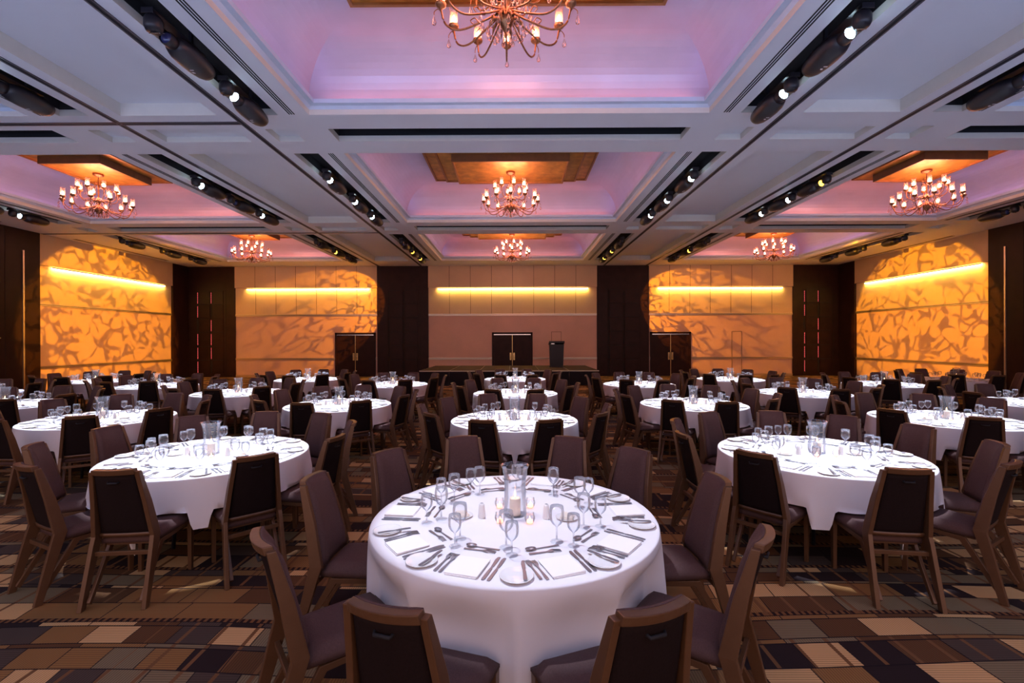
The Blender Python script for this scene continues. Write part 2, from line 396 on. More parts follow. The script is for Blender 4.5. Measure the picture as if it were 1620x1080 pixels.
# gold pendants over the chandeliers
for r in range(3):
    for cx in (-11.01, 0.0, 11.01):
        tiers = [(2.24, 1.5, 6.60), (1.87, 1.15, 6.45), (1.47, .83, 6.29)] if cx == 0 else [(1.5, 1.5, 6.60), (1.15, 1.15, 6.45), (.78, .83, 6.29)]
        g = MB(); cy = BAYC[r]; top = 6.705
        for k, (hx, hy, z) in enumerate(tiers):
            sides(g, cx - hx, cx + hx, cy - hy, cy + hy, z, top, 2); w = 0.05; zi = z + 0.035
            loop(g, (cx-hx, cx+hx, cy-hy, cy+hy, z), (cx-hx+w, cx+hx-w, cy-hy+w, cy+hy-w, z), 1)
            loop(g, (cx-hx+w, cx+hx-w, cy-hy+w, cy+hy-w, z), (cx-hx+w, cx+hx-w, cy-hy+w, cy+hy-w, zi), 1)
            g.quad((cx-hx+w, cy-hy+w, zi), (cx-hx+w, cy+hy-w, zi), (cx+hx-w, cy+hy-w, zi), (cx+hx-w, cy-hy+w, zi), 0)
            top = zi
        trim(g.mesh('gold_pendant', [M['gold'], M['goldrim'], M['goldside']], fix=False))

# back wall -----------------------------------------------------------
struct('wall_back', MB().box(-XW - .2, XW + .2, DW, DW + 0.2, 0, CEIL + 0.1).mesh('wall_back', M['wall']))
def back_gold(x0, x1, j):
    u = MB().box(x0, x1, DW - 0.10, DW, 4.60, CEIL); n = max(2, round((x1 - x0) / 1.09))
    for k in range(1, n):
        xx = x0 + (x1 - x0) * k / n; u.box(xx - 0.008, xx + 0.008, DW - 0.102, DW - 0.098, 4.60, CEIL, 1)
    trim(u.mesh('fascia', [M['wallup'], M['darkline']]))
    l = MB().box(x0, x1, DW - 0.02, DW, 3.24, 4.58)
    for k in range(1, n):
        xx = x0 + (x1 - x0) * k / n; l.box(xx - 0.008, xx + 0.008, DW - 0.022, DW - 0.018, 3.24, 4.58, 1)
    trim(l.mesh('upper_panel', [M['wallup'], M['darkline']]))
    for z in (3.19, 0.93):
        t = MB()
        for a, b in (segs(x0, x1, j) if z < 2 else [(x0, x1)]):
            t.box(a, b, DW - 0.045, DW, z + 0.008, z + 0.05); t.box(a, b, DW - 0.045, DW, z - 0.05, z - 0.008); t.box(a, b, DW - 0.03, DW, z - 0.008, z + 0.008, 1)
        trim(t.mesh('rail', [M['rail'], M['darkline']]))
    t = MB()
    for a, b in segs(x0, x1, j): t.box(a, b, DW - 0.03, DW, 0, 0.12)
    o = struct('baseboard_back_%d' % (j + 1), t.mesh('base', M['rail']))
DOORS = {0: (-9.19, -7.09), 1: (-1.07, 1.03), 2: (7.09, 9.19)}
def segs(x0, x1, j):
    a, b = DOORS[j]; return [s for s in ((x0, a), (b, x1)) if s[1] - s[0] > 0.02]
for j, (x0, x1) in enumerate([(-14.36, -7.0), (-4.35, 4.35), (7.03, 14.42)]): back_gold(x0, x1, j)
for j, (a, b) in DOORS.items():
    fr = MB().box(a, a + .10, DW - .07, DW, 0, 2.28).box(b - .10, b, DW - .07, DW, 0, 2.28).box(a, b, DW - .07, DW, 2.18, 2.28)
    e = bpy.data.objects.new('door_%d' % (j + 1), None); COL.objects.link(e); e['kind'] = 'structure'; e.location = (0, 0, 0)
    obj('door_frame', fr.mesh('door_frame', M['dark'], 0.006), e)
    obj('door_head_track', MB().box(a + .1, b - .1, DW - .075, DW - .05, 2.14, 2.18).mesh('head', M['chrome']), e)
    mid = (a + b) / 2
    for q, (p, r) in enumerate(((a + .105, mid - .012), (mid + .012, b - .105))):
        lf = obj('door_leaf', MB().box(p, r, DW - .05, DW - .005, 0.01, 2.14).mesh('leaf', M['dark'], 0.004), e)
        hx = mid - .13 if q == 0 else mid + .05
        obj('push_plate', MB().box(hx, hx + .08, DW - .06, DW - .05, .85, 1.22).mesh('plate', M['brass']), lf)
        obj('pull_handle', MB().tube([(hx + .04, DW - .065, .9), (hx + .04, DW - .10, .93), (hx + .04, DW - .10, 1.14), (hx + .04, DW - .065, 1.17)], .012, 8).mesh('pull', M['chrome']), lf)
    obj('meeting_strip', MB().box(mid - .012, mid + .012, DW - .054, DW - .04, .01, 2.14).mesh('strip', M['brass']), e)

def grid_panel(name, origin, ux, w, gx0, gx1, led):
    """dark timber panel from floor to ceiling with a sunk grid of two by six squares"""
    O = Vector(origin); U = Vector(ux); Nn = Vector((U.y, -U.x, 0))       # faces the room
    def P(a, d, z): p = O + U * a + Nn * d; return (p.x, p.y, z)
    def bx(mb, a0, a1, d0, d1, z0, z1, mi=0):
        mb.hexa([P(a0, d0, z0), P(a1, d0, z0), P(a1, d1, z0), P(a0, d1, z0), P(a0, d0, z1), P(a1, d0, z1), P(a1, d1, z1), P(a0, d1, z1)], mi)
    mb = MB(); bx(mb, 0, w, 0, 0.06, 0, CEIL)
    if gx1 > gx0:
        cw = (gx1 - gx0) / 2
        for cc in range(2):
            for rr in range(6):
                z0 = 0.16 + rr * 0.716; a0 = gx0 + cc * cw
                bx(mb, a0 + 0.12, a0 + cw - 0.02, 0.06, 0.085, z0 + 0.05, z0 + 0.70, 0)
                bx(mb, a0 + 0.01, a0 + 0.10, 0.055, 0.064, z0 + 0.05, z0 + 0.66, 1)
                bx(mb, a0 + 0.12, a0 + cw - 0.02, 0.058, 0.064, z0 + 0.70, z0 + 0.735, 1)
                if led and (rr * 3 + cc * 5) % 4 != 1:
                    for k in range(12):
                        zz = z0 + 0.08 + k * 0.048; bx(mb, a0 + 0.035, a0 + 0.06, 0.064, 0.070, zz, zz + 0.020, 2)
        bx(mb, gx0 - 0.02, gx0 - 0.005, 0.06, 0.066, 0.1, 4.5, 1); bx(mb, gx1 + 0.10, gx1 + 0.115, 0.06, 0.066, 0.1, 4.5, 1)
    return trim(mb.mesh(name, [M['dark'], M['darkline'], M['dots']]))
grid_panel('p', (-7.0, DW, 0), (1, 0, 0), 2.65, 0.55, 2.1, False)
grid_panel('p', (4.35, DW, 0), (1, 0, 0), 2.68, 0.55, 2.1, False)
grid_panel('p', (-16.9, DW, 0), (1, 0, 0), 2.54, 0.55, 1.95, True)
grid_panel('p', (14.42, DW, 0), (1, 0, 0), 2.48, 0.55, 1.95, True)
# hidden service hatches outlined in the wall
for hx in (2.0, 11.3):
    t = MB().box(hx, hx + .015, DW - .026, DW - .019, 0.1, 2.3).box(hx + .5, hx + .515, DW - .026, DW - .019, .1, 2.3).box(hx, hx + .5, DW - .026, DW - .019, 2.285, 2.3)
    trim(t.mesh('hatch_gap', M['darkline']))

# side walls ----------------------------------------------------------
for side, sx in (('left', -1), ('right', 1)):
    x = sx * XW; a, b = sorted((x, x + sx * 0.2))
    struct('wall_' + side, MB().box(a, b, YB, DW, 0, CEIL + 0.1).mesh('wall', M['wall']))
    y0, y1 = 16.45, 22.9
    def bxx(mb, d, ya, yb, za, zb, mi=0):
        p, q = sorted((x, x - sx * d)); mb.box(p, q, ya, yb, za, zb, mi)
    t = MB(); bxx(t, .10, y0, y1, 4.60, CEIL); trim(t.mesh('fascia', M['wallup']))
    t = MB(); bxx(t, .02, y0, y1, 3.24, 4.58); trim(t.mesh('upper', M['wallup']))
    for z in (3.19, .93):
        t = MB(); bxx(t, .045, y0, y1, z + .008, z + .05); bxx(t, .045, y0, y1, z - .05, z - .008); bxx(t, .03, y0, y1, z - .008, z + .008, 1)
        trim(t.mesh('rail', [M['rail'], M['darkline']]))
    for ya, yb in ((YB, y0), (y1, DW - .06)):
        t = MB(); bxx(t, .12, ya, yb, 0, CEIL)
        if ya < 0:
            for yy in (8.9, 10.5, 12.1, 13.7, 15.3): bxx(t, .125, yy, yy + .02, 0, CEIL, 1)
            bxx(t, .15, 15.85, 15.90, 0, 5.0, 2)
        trim(t.mesh('dark_panel', [M['dark'], M['darkline'], M['rail']]))
    t = MB(); bxx(t, .03, y0, y1, 0, .12); struct('baseboard_' + side, t.mesh('base', M['rail']))
    dh = tag(obj('door_pull', MB().tube([(x - sx*.12, 14.95, 1.98), (x - sx*.17, 14.97, 1.98), (x - sx*.17, 15.12, 1.98), (x - sx*.12, 15.14, 1.98)], .018, 8).mesh('pull', M['brass'])),
             'small brass pull on the dark %s wall panel' % side, 'handle')

# cove light troughs under the fascias
def cove_light(p0, p1, nrm, label):
    p0, p1, nrm = Vector(p0), Vector(p1), Vector(nrm); d = (p1 - p0).normalized()
    t = thing('cove_light', label, 'light fitting', (p0 + p1) / 2, 0, 'amber cove lights on the walls')
    L = (p1 - p0).length / 2
    mb = MB().beam(-d * L, d * L, .035, .05); obj('light_strip', mb.mesh('strip', M['led']), t)
    mb = MB().beam(-d * (L + .03) + nrm * .03 + Vector((0, 0, .02)), d * (L + .03) + nrm * .03 + Vector((0, 0, .02)), .018, .05); obj('shade_rail', mb.mesh('shade', M['rail']), t)
    q = (p0 + p1) / 2 + nrm * 0.05 + Vector((0, 0, -.04))
    o = light('cove_glow', 'AREA', q, 15 * L, (1.0, 0.66, 0.13), shape='RECTANGLE', size=2 * L, size_y=.05)
    z = -(Vector((0, 0, -1)) * .9 - nrm * .45).normalized(); xax = d; yax = z.cross(xax)
    o.matrix_world = Matrix.Translation(q) @ Matrix((xax, yax, z)).transposed().to_4x4()
zc = 4.545
cove_light((-13.75, DW - .055, zc), (-7.4, DW - .055, zc), (0, -1, 0), 'long amber cove light on the back wall above the left double doors')
cove_light((-3.86, DW - .055, zc), (3.89, DW - .055, zc), (0, -1, 0), 'long amber cove light on the back wall above the stage')
cove_light((7.5, DW - .055, zc), (13.9, DW - .055, zc), (0, -1, 0), 'long amber cove light on the back wall above the right double doors')
cove_light((-XW + .055, 16.94, zc), (-XW + .055, 22.45, zc), (1, 0, 0), 'amber cove light on the left side wall')
cove_light((XW - .055, 16.75, zc), (XW - .055, 22.3, zc), (-1, 0, 0), 'amber cove light on the right side wall')

# ------------------------------------------------------------------ stage and lectern
deck = MB().box(-.617, .617, -1.95, 1.95, .54, .61).mesh('deck', M['stage'], 0.004)
deckrim = MB().box(-.617, .617, -1.955, -1.95, .575, .612).box(-.620, -.612, -1.95, 1.95, .6, .613).mesh('rim', M['rail'])
deckleg = MB().box(-.02, .02, -.02, .02, 0, .54).mesh('leg', M['track'])
skirt0 = MB().box(-.617, .617, -1.955, -1.94, 0.005, .545).mesh('skirt', M['skirt'])
names = ['leftmost', 'second from left', 'third from left', 'fourth from left', 'fifth from left', 'rightmost, with the lectern beside']
for k in range(6):
    t = thing('stage_deck', 'low black carpeted stage deck, %s of six' % names[k].replace(', with the lectern beside', ''), 'stage', (-3.85 + .617 + k * 1.24, 21.15, 0), 0, 'stage decks')
    obj('deck_top', deck, t); obj('edge_strip', deckrim, t); obj('skirt', skirt0, t)
    for lx in (-.56, .56):
        for ly in (-1.85, 1.85): obj('leg', deckleg, t, (lx, ly, 0))
t = thing('lectern', 'tall black lectern standing on the stage', 'lectern', (2.06, 21.85, .614))
obj('body', MB().hexa([(-.30, -.22, .04), (.30, -.22, .04), (.30, .22, .04), (-.30, .22, .04), (-.33, -.26, 1.05), (.33, -.26, 1.05), (.33, .22, 1.05), (-.33, .22, 1.05)]).mesh('body', M['blackgloss'], .01), t)
obj('base', MB().box(-.34, .34, -.26, .26, 0, .04).mesh('base', M['blackgloss'], .006), t)
obj('reading_top', MB().hexa([(-.36, -.30, 1.12), (.36, -.30, 1.12), (.36, .26, 1.03), (-.36, .26, 1.03), (-.36, -.30, 1.21), (.36, -.30, 1.21), (.36, .26, 1.07), (-.36, .26, 1.07)]).mesh('top', M['blackgloss'], .008), t)
obj('nameplate', MB().box(-.27, -.12, -.315, -.30, 1.07, 1.10).mesh('plate', M['chrome']), t)

# ------------------------------------------------------------------ chair
def lerp(a, b, t): return a + (b - a) * t
def back_pt(u, z, off):
    """point on the curved back: u -1..1 across, z height, off in front(+)"""
    t = (z - .46) / .505; hw = lerp(.184, .136, t)
    y = lerp(-.212, -.335, t) - .028 * (1 - u * u) * (0.4 + 0.6 * t)
    return (u * hw, y + off, z)
def grid_solid(fn, us, vs, thick, smooth=True):
    """closed curved slab: fn(u, v, side)"""
    mb = MB(); nu, nv = len(us), len(vs); V = []
    for sd in (0, 1):
        for v in vs:
            for u in us: V.append(fn(u, v, sd))
    F = []
    for sd in (0, 1):
        o = sd * nu * nv
        for j in range(nv - 1):
            for i in range(nu - 1):
                q = (o + j*nu + i, o + j*nu + i + 1, o + (j+1)*nu + i + 1, o + (j+1)*nu + i); F.append(q if sd else q[::-1])
    o = nu * nv
    per = [i for i in range(nu)] + [j*nu + nu - 1 for j in range(1, nv)] + [(nv-1)*nu + i for i in range(nu - 2, -1, -1)] + [j*nu for j in range(nv - 2, 0, -1)]
    for k in range(len(per)):
        a, b = per[k], per[(k + 1) % len(per)]; F.append((a, b, b + o, a + o))
    mb.add(V, F, 0, smooth); return mb
us = [i / 5 - 1 for i in range(11)]
vs = [.455 + k * .050 for k in range(11)]
def cushion(u, z, sd):
    t = (z - .455) / .50; e = min(1, (1 - abs(u)) * 6) ** .5 * min(1, min(t, 1 - t) * 7 + .02) ** .5
    x, y, zz = back_pt(u * .965, z + (.012 if t > .99 else 0), 0); return (x, y + (.006 if not sd else .014 + .034 * e), zz)
back_me = grid_solid(cushion, us, vs, .03).mesh('backrest', M['fabric'])
def shell(u, z, sd):
    x, y, zz = back_pt(u * .90, z, 0); return (x, y - (.018 if not sd else -.004), zz)
shell_me = grid_solid(shell, us, [.47 + k * .0465 for k in range(11)], .02).mesh('back_panel', M['backcloth'])
def railf(u, v, sd):
    z = lerp(.930, .968, v); x, y, zz = back_pt(u * 1.0, z, 0); return (x, y + (-.036 if not sd else .006), zz)
toprail_me = grid_solid(railf, us, [0, 1], .03, False).mesh('top_rail', M['frame'], .005)
def brail(u, v, sd):
    z = lerp(.455, .485, v); x, y, zz = back_pt(u * .95, z, 0); return (x, y + (-.026 if not sd else .0), zz)
botrail_me = grid_solid(brail, us, [0, 1], .03).mesh('lower_back_rail', M['frame'])
grip_me = MB().tube([(-.035, -.352, .880), (-.03, -.368, .874), (.03, -.368, .874), (.035, -.352, .880)], .007, 6).mesh('grip', M['black'])
def rear_leg(s):
    """back post and rear leg in one plank with a knee"""
    prof = [(-.385, -.340, 0.0, .198), (-.288, -.215, .41, .189), (-.272, -.195, .47, .186), (-.312, -.250, .72, .162), (-.358, -.320, .950, .139)]
    V = []
    for y0, y1, z, x in prof:
        for xx in (x - .008, x + .022):
            V += [(s * xx, y0, z), (s * xx, y1, z)]
    F = []
    for k in range(len(prof) - 1):
        a = 4 * k; b = a + 4
        F += [(a, a+1, b+1, b), (a+2, b+2, b+3, a+3), (a, b, b+2, a+2), (a+1, a+3, b+3, b+1)]
    F += [(0, 2, 3, 1), (len(V)-4, len(V)-3, len(V)-1, len(V)-2)]
    return MB().add(V, F)
def front_leg(s): return MB().beam((s*.188, .205, 0), (s*.186, .215, .405), .028, .030, up=(0, 1, 0), w2=.032, t2=.048)
def side_rail(s):
    mb = MB(); P = [(.232, .400), (.232, .372), (-.118, .360), (-.330, .030), (-.352, .050), (-.148, .392)]
    V = [(s * .158, y, z) for y, z in P] + [(s * .181, y, z) for y, z in P]; n = len(P)
    mb.add(V, [tuple(range(n)), tuple(range(2*n - 1, n - 1, -1))] + [(k, k + n, (k+1) % n + n, (k+1) % n) for k in range(n)]); return mb
def seatf(u, v, sd):
    hw = lerp(.176, .202, v); y = lerp(-.215, .245, v) + (.012 * (1 - u*u) if v > .9 else 0)
    e = min(1, (1 - abs(u)) * 5 + .0) ** .5 * min(1, min(v, 1 - v) * 8) ** .5
    return (u * hw, y, .402 if not sd else .435 + .038 * e - (.018 if v > .95 else 0))
seat_me = grid_solid(seatf, us, [k / 10 for k in range(11)], .06).mesh('seat', M['fabric'])
board_me = MB().hexa([(-.155, -.20, .385), (.155, -.20, .385), (.188, .225, .385), (-.188, .225, .385), (-.155, -.20, .405), (.155, -.20, .405), (.188, .225, .405), (-.188, .225, .405)]).mesh('seat_board', M['frame'])
str_me = MB().box(-.19, .19, -.272, -.248, .335, .365).mesh('stretcher', M['frame'], .003)
fstr_me = MB().box(-.18, .18, .200, .222, .355, .385).mesh('front_stretcher', M['frame'], .003)
brace_me = [MB().beam((s*.195, .19, .33), (s*.02, -.235, .355), .018, .018).mesh('brace', M['frame']) for s in (1,)]
rl = {s: rear_leg(s).mesh('rear_leg', M['frame'], .004) for s in (1, -1)}
fl = {s: front_leg(s).mesh('front_leg', M['frame'], .003) for s in (1, -1)}
sr = {s: side_rail(s).mesh('side_rail', M['frame'], .003) for s in (1, -1)}
def make_chair():
    t = thing('banquet_chair', 'x', 'chair')
    obj('seat', seat_me, t); obj('seat_frame', board_me, t)
    b = obj('backrest', back_me, t); pnl = obj('back_panel', shell_me, t); obj('grip', grip_me, pnl)
    obj('top_rail', toprail_me, t); obj('lower_rail', botrail_me, t)
    for s in (1, -1):
        obj('leg', rl[s], t); obj('leg', fl[s], t); obj('side_rail', sr[s], t)
    obj('stretcher', str_me, t); obj('stretcher', fstr_me, t)
    return t

# ------------------------------------------------------------------ table, cloth and tableware
TR = .865
def cloth_mesh(seed, rz=0.0, seats=(), n=288):
    """seats: (chair x, y, rotation) about the table's centre; the skirt is held up where a seat is pushed under it"""
    r = random.Random(seed); mb = MB(); ph = [r.uniform(0, 6.28) for _ in range(4)]
    rows = []
    for q in (0.0, .45, .8, .955, .985): rows.append(('t', q))
    for q in range(1, 4): rows.append(('e', q / 3))
    for q in (.06, .14, .24, .36, .5, .64, .78, .9, 1.0): rows.append(('s', q))
    for kd, q in rows:
        for k in range(n):
            a = 2 * PI * k / n; cs = abs(math.cos(2 * a)) ** 5
            drop = .40 + .23 * abs(math.sin(2 * a + PI/2 * 0)) ** 7 + .012 * math.sin(5 * a + ph[0])
            if kd == 't': rr, z = TR * q if q < .9 else TR - .012 * (1 - q) / .045 * 1.0 - (0 if q > .96 else .004), .7525
            elif kd == 'e':
                t = q * PI / 2; rr, z = TR + .010 * math.sin(t), .7425 + .010 * math.cos(t)
            else:
                d = drop * q
                fold = .55 * math.sin(11 * a + ph[1] + .5 * math.sin(3 * a)) + .45 * math.sin(17 * a + ph[2])
                corner = abs(math.sin(2 * a)) ** 6
                amp = .040 * q ** 1.1 + .05 * corner * q * q
                rr = TR + .010 + .035 * q ** .8 + fold * amp - .05 * corner * q * q; z = .7425 - d
            if kd == 's':
                g = a + rz; wx, wy = math.cos(g), math.sin(g)
                for sx_, sy_, sr_ in seats:
                    ct, st_ = math.cos(-sr_), math.sin(-sr_)
                    px_, py_ = wx * .90 - sx_, wy * .90 - sy_
                    lx, ly = px_ * ct - py_ * st_, px_ * st_ + py_ * ct; w_ = abs(lx)
                    if sx_ * sx_ + sy_ * sy_ > 1.01 ** 2:    # this chair only touches the skirt and dents it
                        px_, py_ = wx * rr - sx_, wy * rr - sy_
                        lx, ly = px_ * ct - py_ * st_, px_ * st_ + py_ * ct; w_ = abs(lx)
                        if w_ < .32 and ly < .275:
                            rr -= (.275 - ly) * min(1.0, max(0.0, .705 - z) / .16) * (1.0 if w_ < .24 else 1 - (w_ - .24) / .08)
                    elif w_ < .262 and -.15 < ly < .27:       # over a seat the skirt is short and rests just above the cushion
                        lim = .490 if w_ < .222 else .490 - .20 * (w_ - .222) / .04
                        if z < lim: z = lim + .004 * (1 - q) ; rr = min(rr, .903)
            mb.v.append((rr * math.cos(a), rr * math.sin(a), z))
    m = len(rows)
    for j in range(1, m - 1):
        for k in range(n):
            k2 = (k + 1) % n; mb.f.append((j*n + k, j*n + k2, (j+1)*n + k2, (j+1)*n + k)); mb.mi.append(0); mb.sm.append(True)
    o = n
    mb.v[0] = (0, 0, .7525)
    for k in range(n): mb.f.append((0, n + (k + 1) % n, n + k)); mb.mi.append(0); mb.sm.append(True)
    me = bpy.data.meshes.new('tablecloth')
    used = sorted({i for f in mb.f for i in f}); mp = {i: q for q, i in enumerate(used)}
    me.from_pydata([mb.v[i] for i in used], [], [tuple(mp[i] for i in f) for f in mb.f]); me.materials.append(M['cloth'])
    me.polygons.foreach_set('use_smooth', [True] * len(me.polygons)); me.update()
    b = bmesh.new(); b.from_mesh(me); bmesh.ops.recalc_face_normals(b, faces=b.faces); b.to_mesh(me); b.free()
    return me
top_me = MB().lathe([(0.001, .715), (.855, .715), (.860, .72), (.860, .742), (.855, .747), (0.001, .747)], 64).mesh('tabletop', M['frame'])
tleg_me = MB().tube([(.36, 0, .72), (.36, 0, .40), (.40, 0, .01)], .016, 8).mesh('leg', M['blackgloss'])

def flat(outline, z0, z1): return MB().prism(outline, z0, z1)
def knife_mesh(L=.235):
    a = .0085
    blade = [(-.001, 0), (a, .002), (a + .002, .05), (a, L*.42), (.004, L*.46), (.004, L*.47), (.009, L*.55), (.010, L*.95), (.006, L), (-.006, L), (-.009, L*.95), (-.006, L*.55), (-.004, L*.47), (-.006, L*.42), (-.010, .03), (-.006, .006)]
    return MB().prism([(x, L - y) for x, y in blade][::-1], 0, .0035)
def fork_mesh(L=.20):
    o = [(.007, 0), (.008, .02), (.004, .09), (.004, L-.075), (.010, L-.06), (.012, L-.045), (.012, L), (.0095, L)]
    tn = []
    for k in range(3):
        x = .0065 - k * .0065
        tn += [(x + .0018, L - .045), (x - .0018, L - .045)] + ([(x - .0022, L), (x - .0042, L)] if k < 2 else [(x - .0030, L), (-.012, L)])
    o = o + tn + [(-.012, L-.045), (-.010, L-.06), (-.004, L-.075), (-.004, .09), (-.008, .02), (-.007, 0)]
    mb = MB(); n = len(o)
    def zf(y): return .002 + .010 * max(0, (y - L + .085) / .085) ** 1.0 * (1 if y < L - .02 else 1) - (.012 * max(0, (y - L + .03) / .03))
    V = [(x, y, zf(y)) for x, y in o] + [(x, y, zf(y) + .0028) for x, y in o]
    mb.add(V, [tuple(range(n - 1, -1, -1)), tuple(range(n, 2*n))] + [(k, (k+1) % n, n + (k+1) % n, n + k) for k in range(n)]); return mb
def spoon_mesh(L=.19):
    mb = MB(); mb.prism([(.007, 0), (.004, .08), (.0035, L-.055), (-.0035, L-.055), (-.004, .08), (-.007, 0)][::-1], .002, .005)
    V = []; n = 16
    for sd in (0, 1):
        for rr in (0.0001, .5, 1.0):
            for k in range(n):
                t = 2*PI*k/n; V.append((rr*.019*math.cos(t), L - .030 + rr*.030*math.sin(t), .001 + .008 * rr*rr + .0018 * sd))
    F = []
    for sd in (0, 1):
        for j in range(2):
            for k in range(n):
                a = sd*3*n + j*n; q = (a + k, a + (k+1) % n, a + n + (k+1) % n, a + n + k); F.append(q if sd == 0 else q[::-1])
    for k in range(n): F.append((2*n + k, 2*n + (k+1) % n, 5*n + (k+1) % n, 5*n + k))
    mb.add(V, F, 0, True); return mb
knife_me = knife_mesh().mesh('table_knife', M['steel'], .0008, 1)
butter_me = knife_mesh(.185).mesh('butter_knife', M['steel'], .0008, 1)
fork_me = fork_mesh().mesh('table_fork', M['steel'])
dfork_me = fork_mesh(.175).mesh('dessert_fork', M['steel'])
spoon_me = spoon_mesh().mesh('dessert_spoon', M['steel'])
plate_me = MB().lathe([(.0005, .004), (.045, .004), (.052, .006), (.074, .012), (.0790, .0145), (.0800, .0128), (.074, .009), (.050, .000), (.0005, .000)], 40).mesh('side_plate', M['china'])
def napkin_mesh():
    mb = MB(); r = random.Random(2)
    for k in range(2):
        w, d = .080 + .005 * k, .094 - .003 * k
        mb.hexa([(-w, -d, .0005 + k*.005), (w, -d, .0005 + k*.005), (w, d, .0005 + k*.005), (-w, d, .0005 + k*.005), (-w, -d, .0055 + k*.0055), (w, -d, .0055 + k*.0075), (w, d, .0055 + k*.0055), (-w, d, .0055 + k*.004)])
    return mb.mesh('napkin', M['napkin'], .002, 3)
nap_me = napkin_mesh()
def wine_mesh(h, R):
    p = [(R*.88, .0012), (R*.86, .0024), (.012, .005), (.0045, .012), (.0036, h*.28), (.0040, h*.41), (.011, h*.45), (R*.62, h*.51), (R*.90, h*.60), (R, h*.71), (R*.98, h*.85), (R*.88, h), (R*.86, h*.995)]
    return MB().lathe(p, 28).mesh('wine_glass', M['glass'], fix=False)
wineA = wine_mesh(.195, .041); wineB = wine_mesh(.170, .036)
hur_me = MB().lathe([(.0005, .004), (.068, .004), (.072, .010), (.070, .05), (.068, .12), (.066, .19), (.070, .25), (.080, .295), (.088, .312), (.090, .314), (.088, .310)], 40).mesh('hurricane', M['vase'], fix=False)
candle_me = MB().lathe([(.0005, 0), (.034, 0), (.035, .004), (.035, .100), (.032, .106), (.020, .103), (.0005, .100)], 28).mesh('candle', M['wax'])
wick_me = MB().tube([(0, 0, .100), (.001, 0, .112)], .0012, 5).mesh('wick', M['black'])
flame_me = MB().lathe([(.0003, .108), (.004, .112), (.0062, .120), (.005, .130), (.002, .142), (.0003, .150)], 12).mesh('flame', M['flame'])
vot_me = MB().lathe([(.0005, .004), (.018, .004), (.026, .014), (.032, .032), (.031, .046), (.026, .058), (.027, .064)], 24).mesh('votive', M['glass'], fix=False)
tl_me = MB().lathe([(.0005, .006), (.018, .006), (.019, .010), (.018, .022), (.0005, .022)], 16).mesh('tealight', M['tealight'])
vfl_me = MB().lathe([(.0003, .022), (.0035, .026), (.004, .031), (.0003, .042)], 8).mesh('flame', M['flame'])
shk_me = MB().lathe([(.0005, 0), (.022, 0), (.0235, .004), (.020, .05), (.017, .078), (.013, .086), (.0005, .090)], 24).mesh('shaker', M['china'])
shc_me = MB().lathe([(.0005, .0905), (.007, .0895), (.0075, .088), (.0005, .0875)], 12).mesh('cap', M['steel'])
dish_me = MB().lathe([(.0005, .003), (.05, .003), (.068, .012), (.070, .011), (.052, .0), (.0005, .0)], 32).mesh('dish', M['china'])
fold_me = MB().box(-.040, .040, -.034, .034, .004, .012).box(-.038, .041, -.032, .032, .012, .018).hexa([(-.036, -.03, .018), (.038, -.03, .018), (.038, .03, .018), (-.036, .03, .018), (-.036, -.012, .036), (.03, -.016, .034), (.034, .012, .030), (-.03, .01, .040)]).mesh('butter_wrap', M['butter'], .001, 1)

def dirv(a):       # a degrees from the near side, positive to the right
    a = math.radians(a); return Vector((math.sin(a), -math.cos(a), 0))
TABLES = []  # (x, y, angles, name)
std = [-18.5, 18.5, -53, 53, -95, 95, -130, 130, -161, 161]
stdr = [1.08, 1.08, 1.045, 1.045, .97, .97, .96, .96, 1.06, 1.06]
P10 = ['near-left', 'near-right', 'lower-left', 'lower-right', 'mid-left', 'mid-right', 'upper-left', 'upper-right', 'far-left', 'far-right']
lft = [-28, 8, -66, 46, -102, 82, -138, 118, -174, 154]
rgt = [-9, 30, -50, 67, -86, 103, -121, 136, -156, 170]
def rot(off): return [-18+off, 18+off, -54+off, 54+off, -90+off, 90+off, -126+off, 126+off, -162+off, 162+off]
TABLES = [
 (0.08, 2.92, std, 'the nearest table'), (-2.87, 4.50, lft, 'front table, inner left column'), (3.00, 4.50, rgt, 'front table, inner right column'),
 (0.08, 6.45, rot(1), 'second centre-line table'), (-5.82, 6.62, rot(14), 'front table, second left column'), (6.05, 6.45, rot(-12), 'front table, second right column'),
 (-2.95, 8.00, rot(17), 'middle table, inner left column'), (3.15, 8.00, rot(-17), 'middle table, inner right column'),
 (9.10, 7.95, rot(6), 'front table, third right column'), (-8.80, 8.05, rot(-8), 'front table, third left column'),
 (0.10, 9.70, rot(-1), 'third centre-line table'), (6.05, 9.65, rot(12), 'middle table, second right column'), (-5.85, 9.95, rot(-6), 'middle table, second left column'),
 (-3.00, 11.75, rot(9), 'rear table, inner left column'), (3.20, 11.65, rot(-9), 'rear table, inner right column'),
 (-11.6, 9.85, rot(5), 'front table, outermost left column'), (-8.80, 11.5, rot(12), 'rear table, third left column'), (9.20, 11.5, rot(-14), 'rear table, third right column'),
 (0.10, 13.3, rot(2), 'centre-line table before the stage'), (-5.85, 13.3, rot(-14), 'rear table, second left column'), (6.13, 13.05, rot(8), 'rear table, second right column'),
 (-11.6, 12.9, rot(-6), 'rear table, outermost left column'), (12.2, 12.8, rot(10), 'amber-lit table in the right corner')]

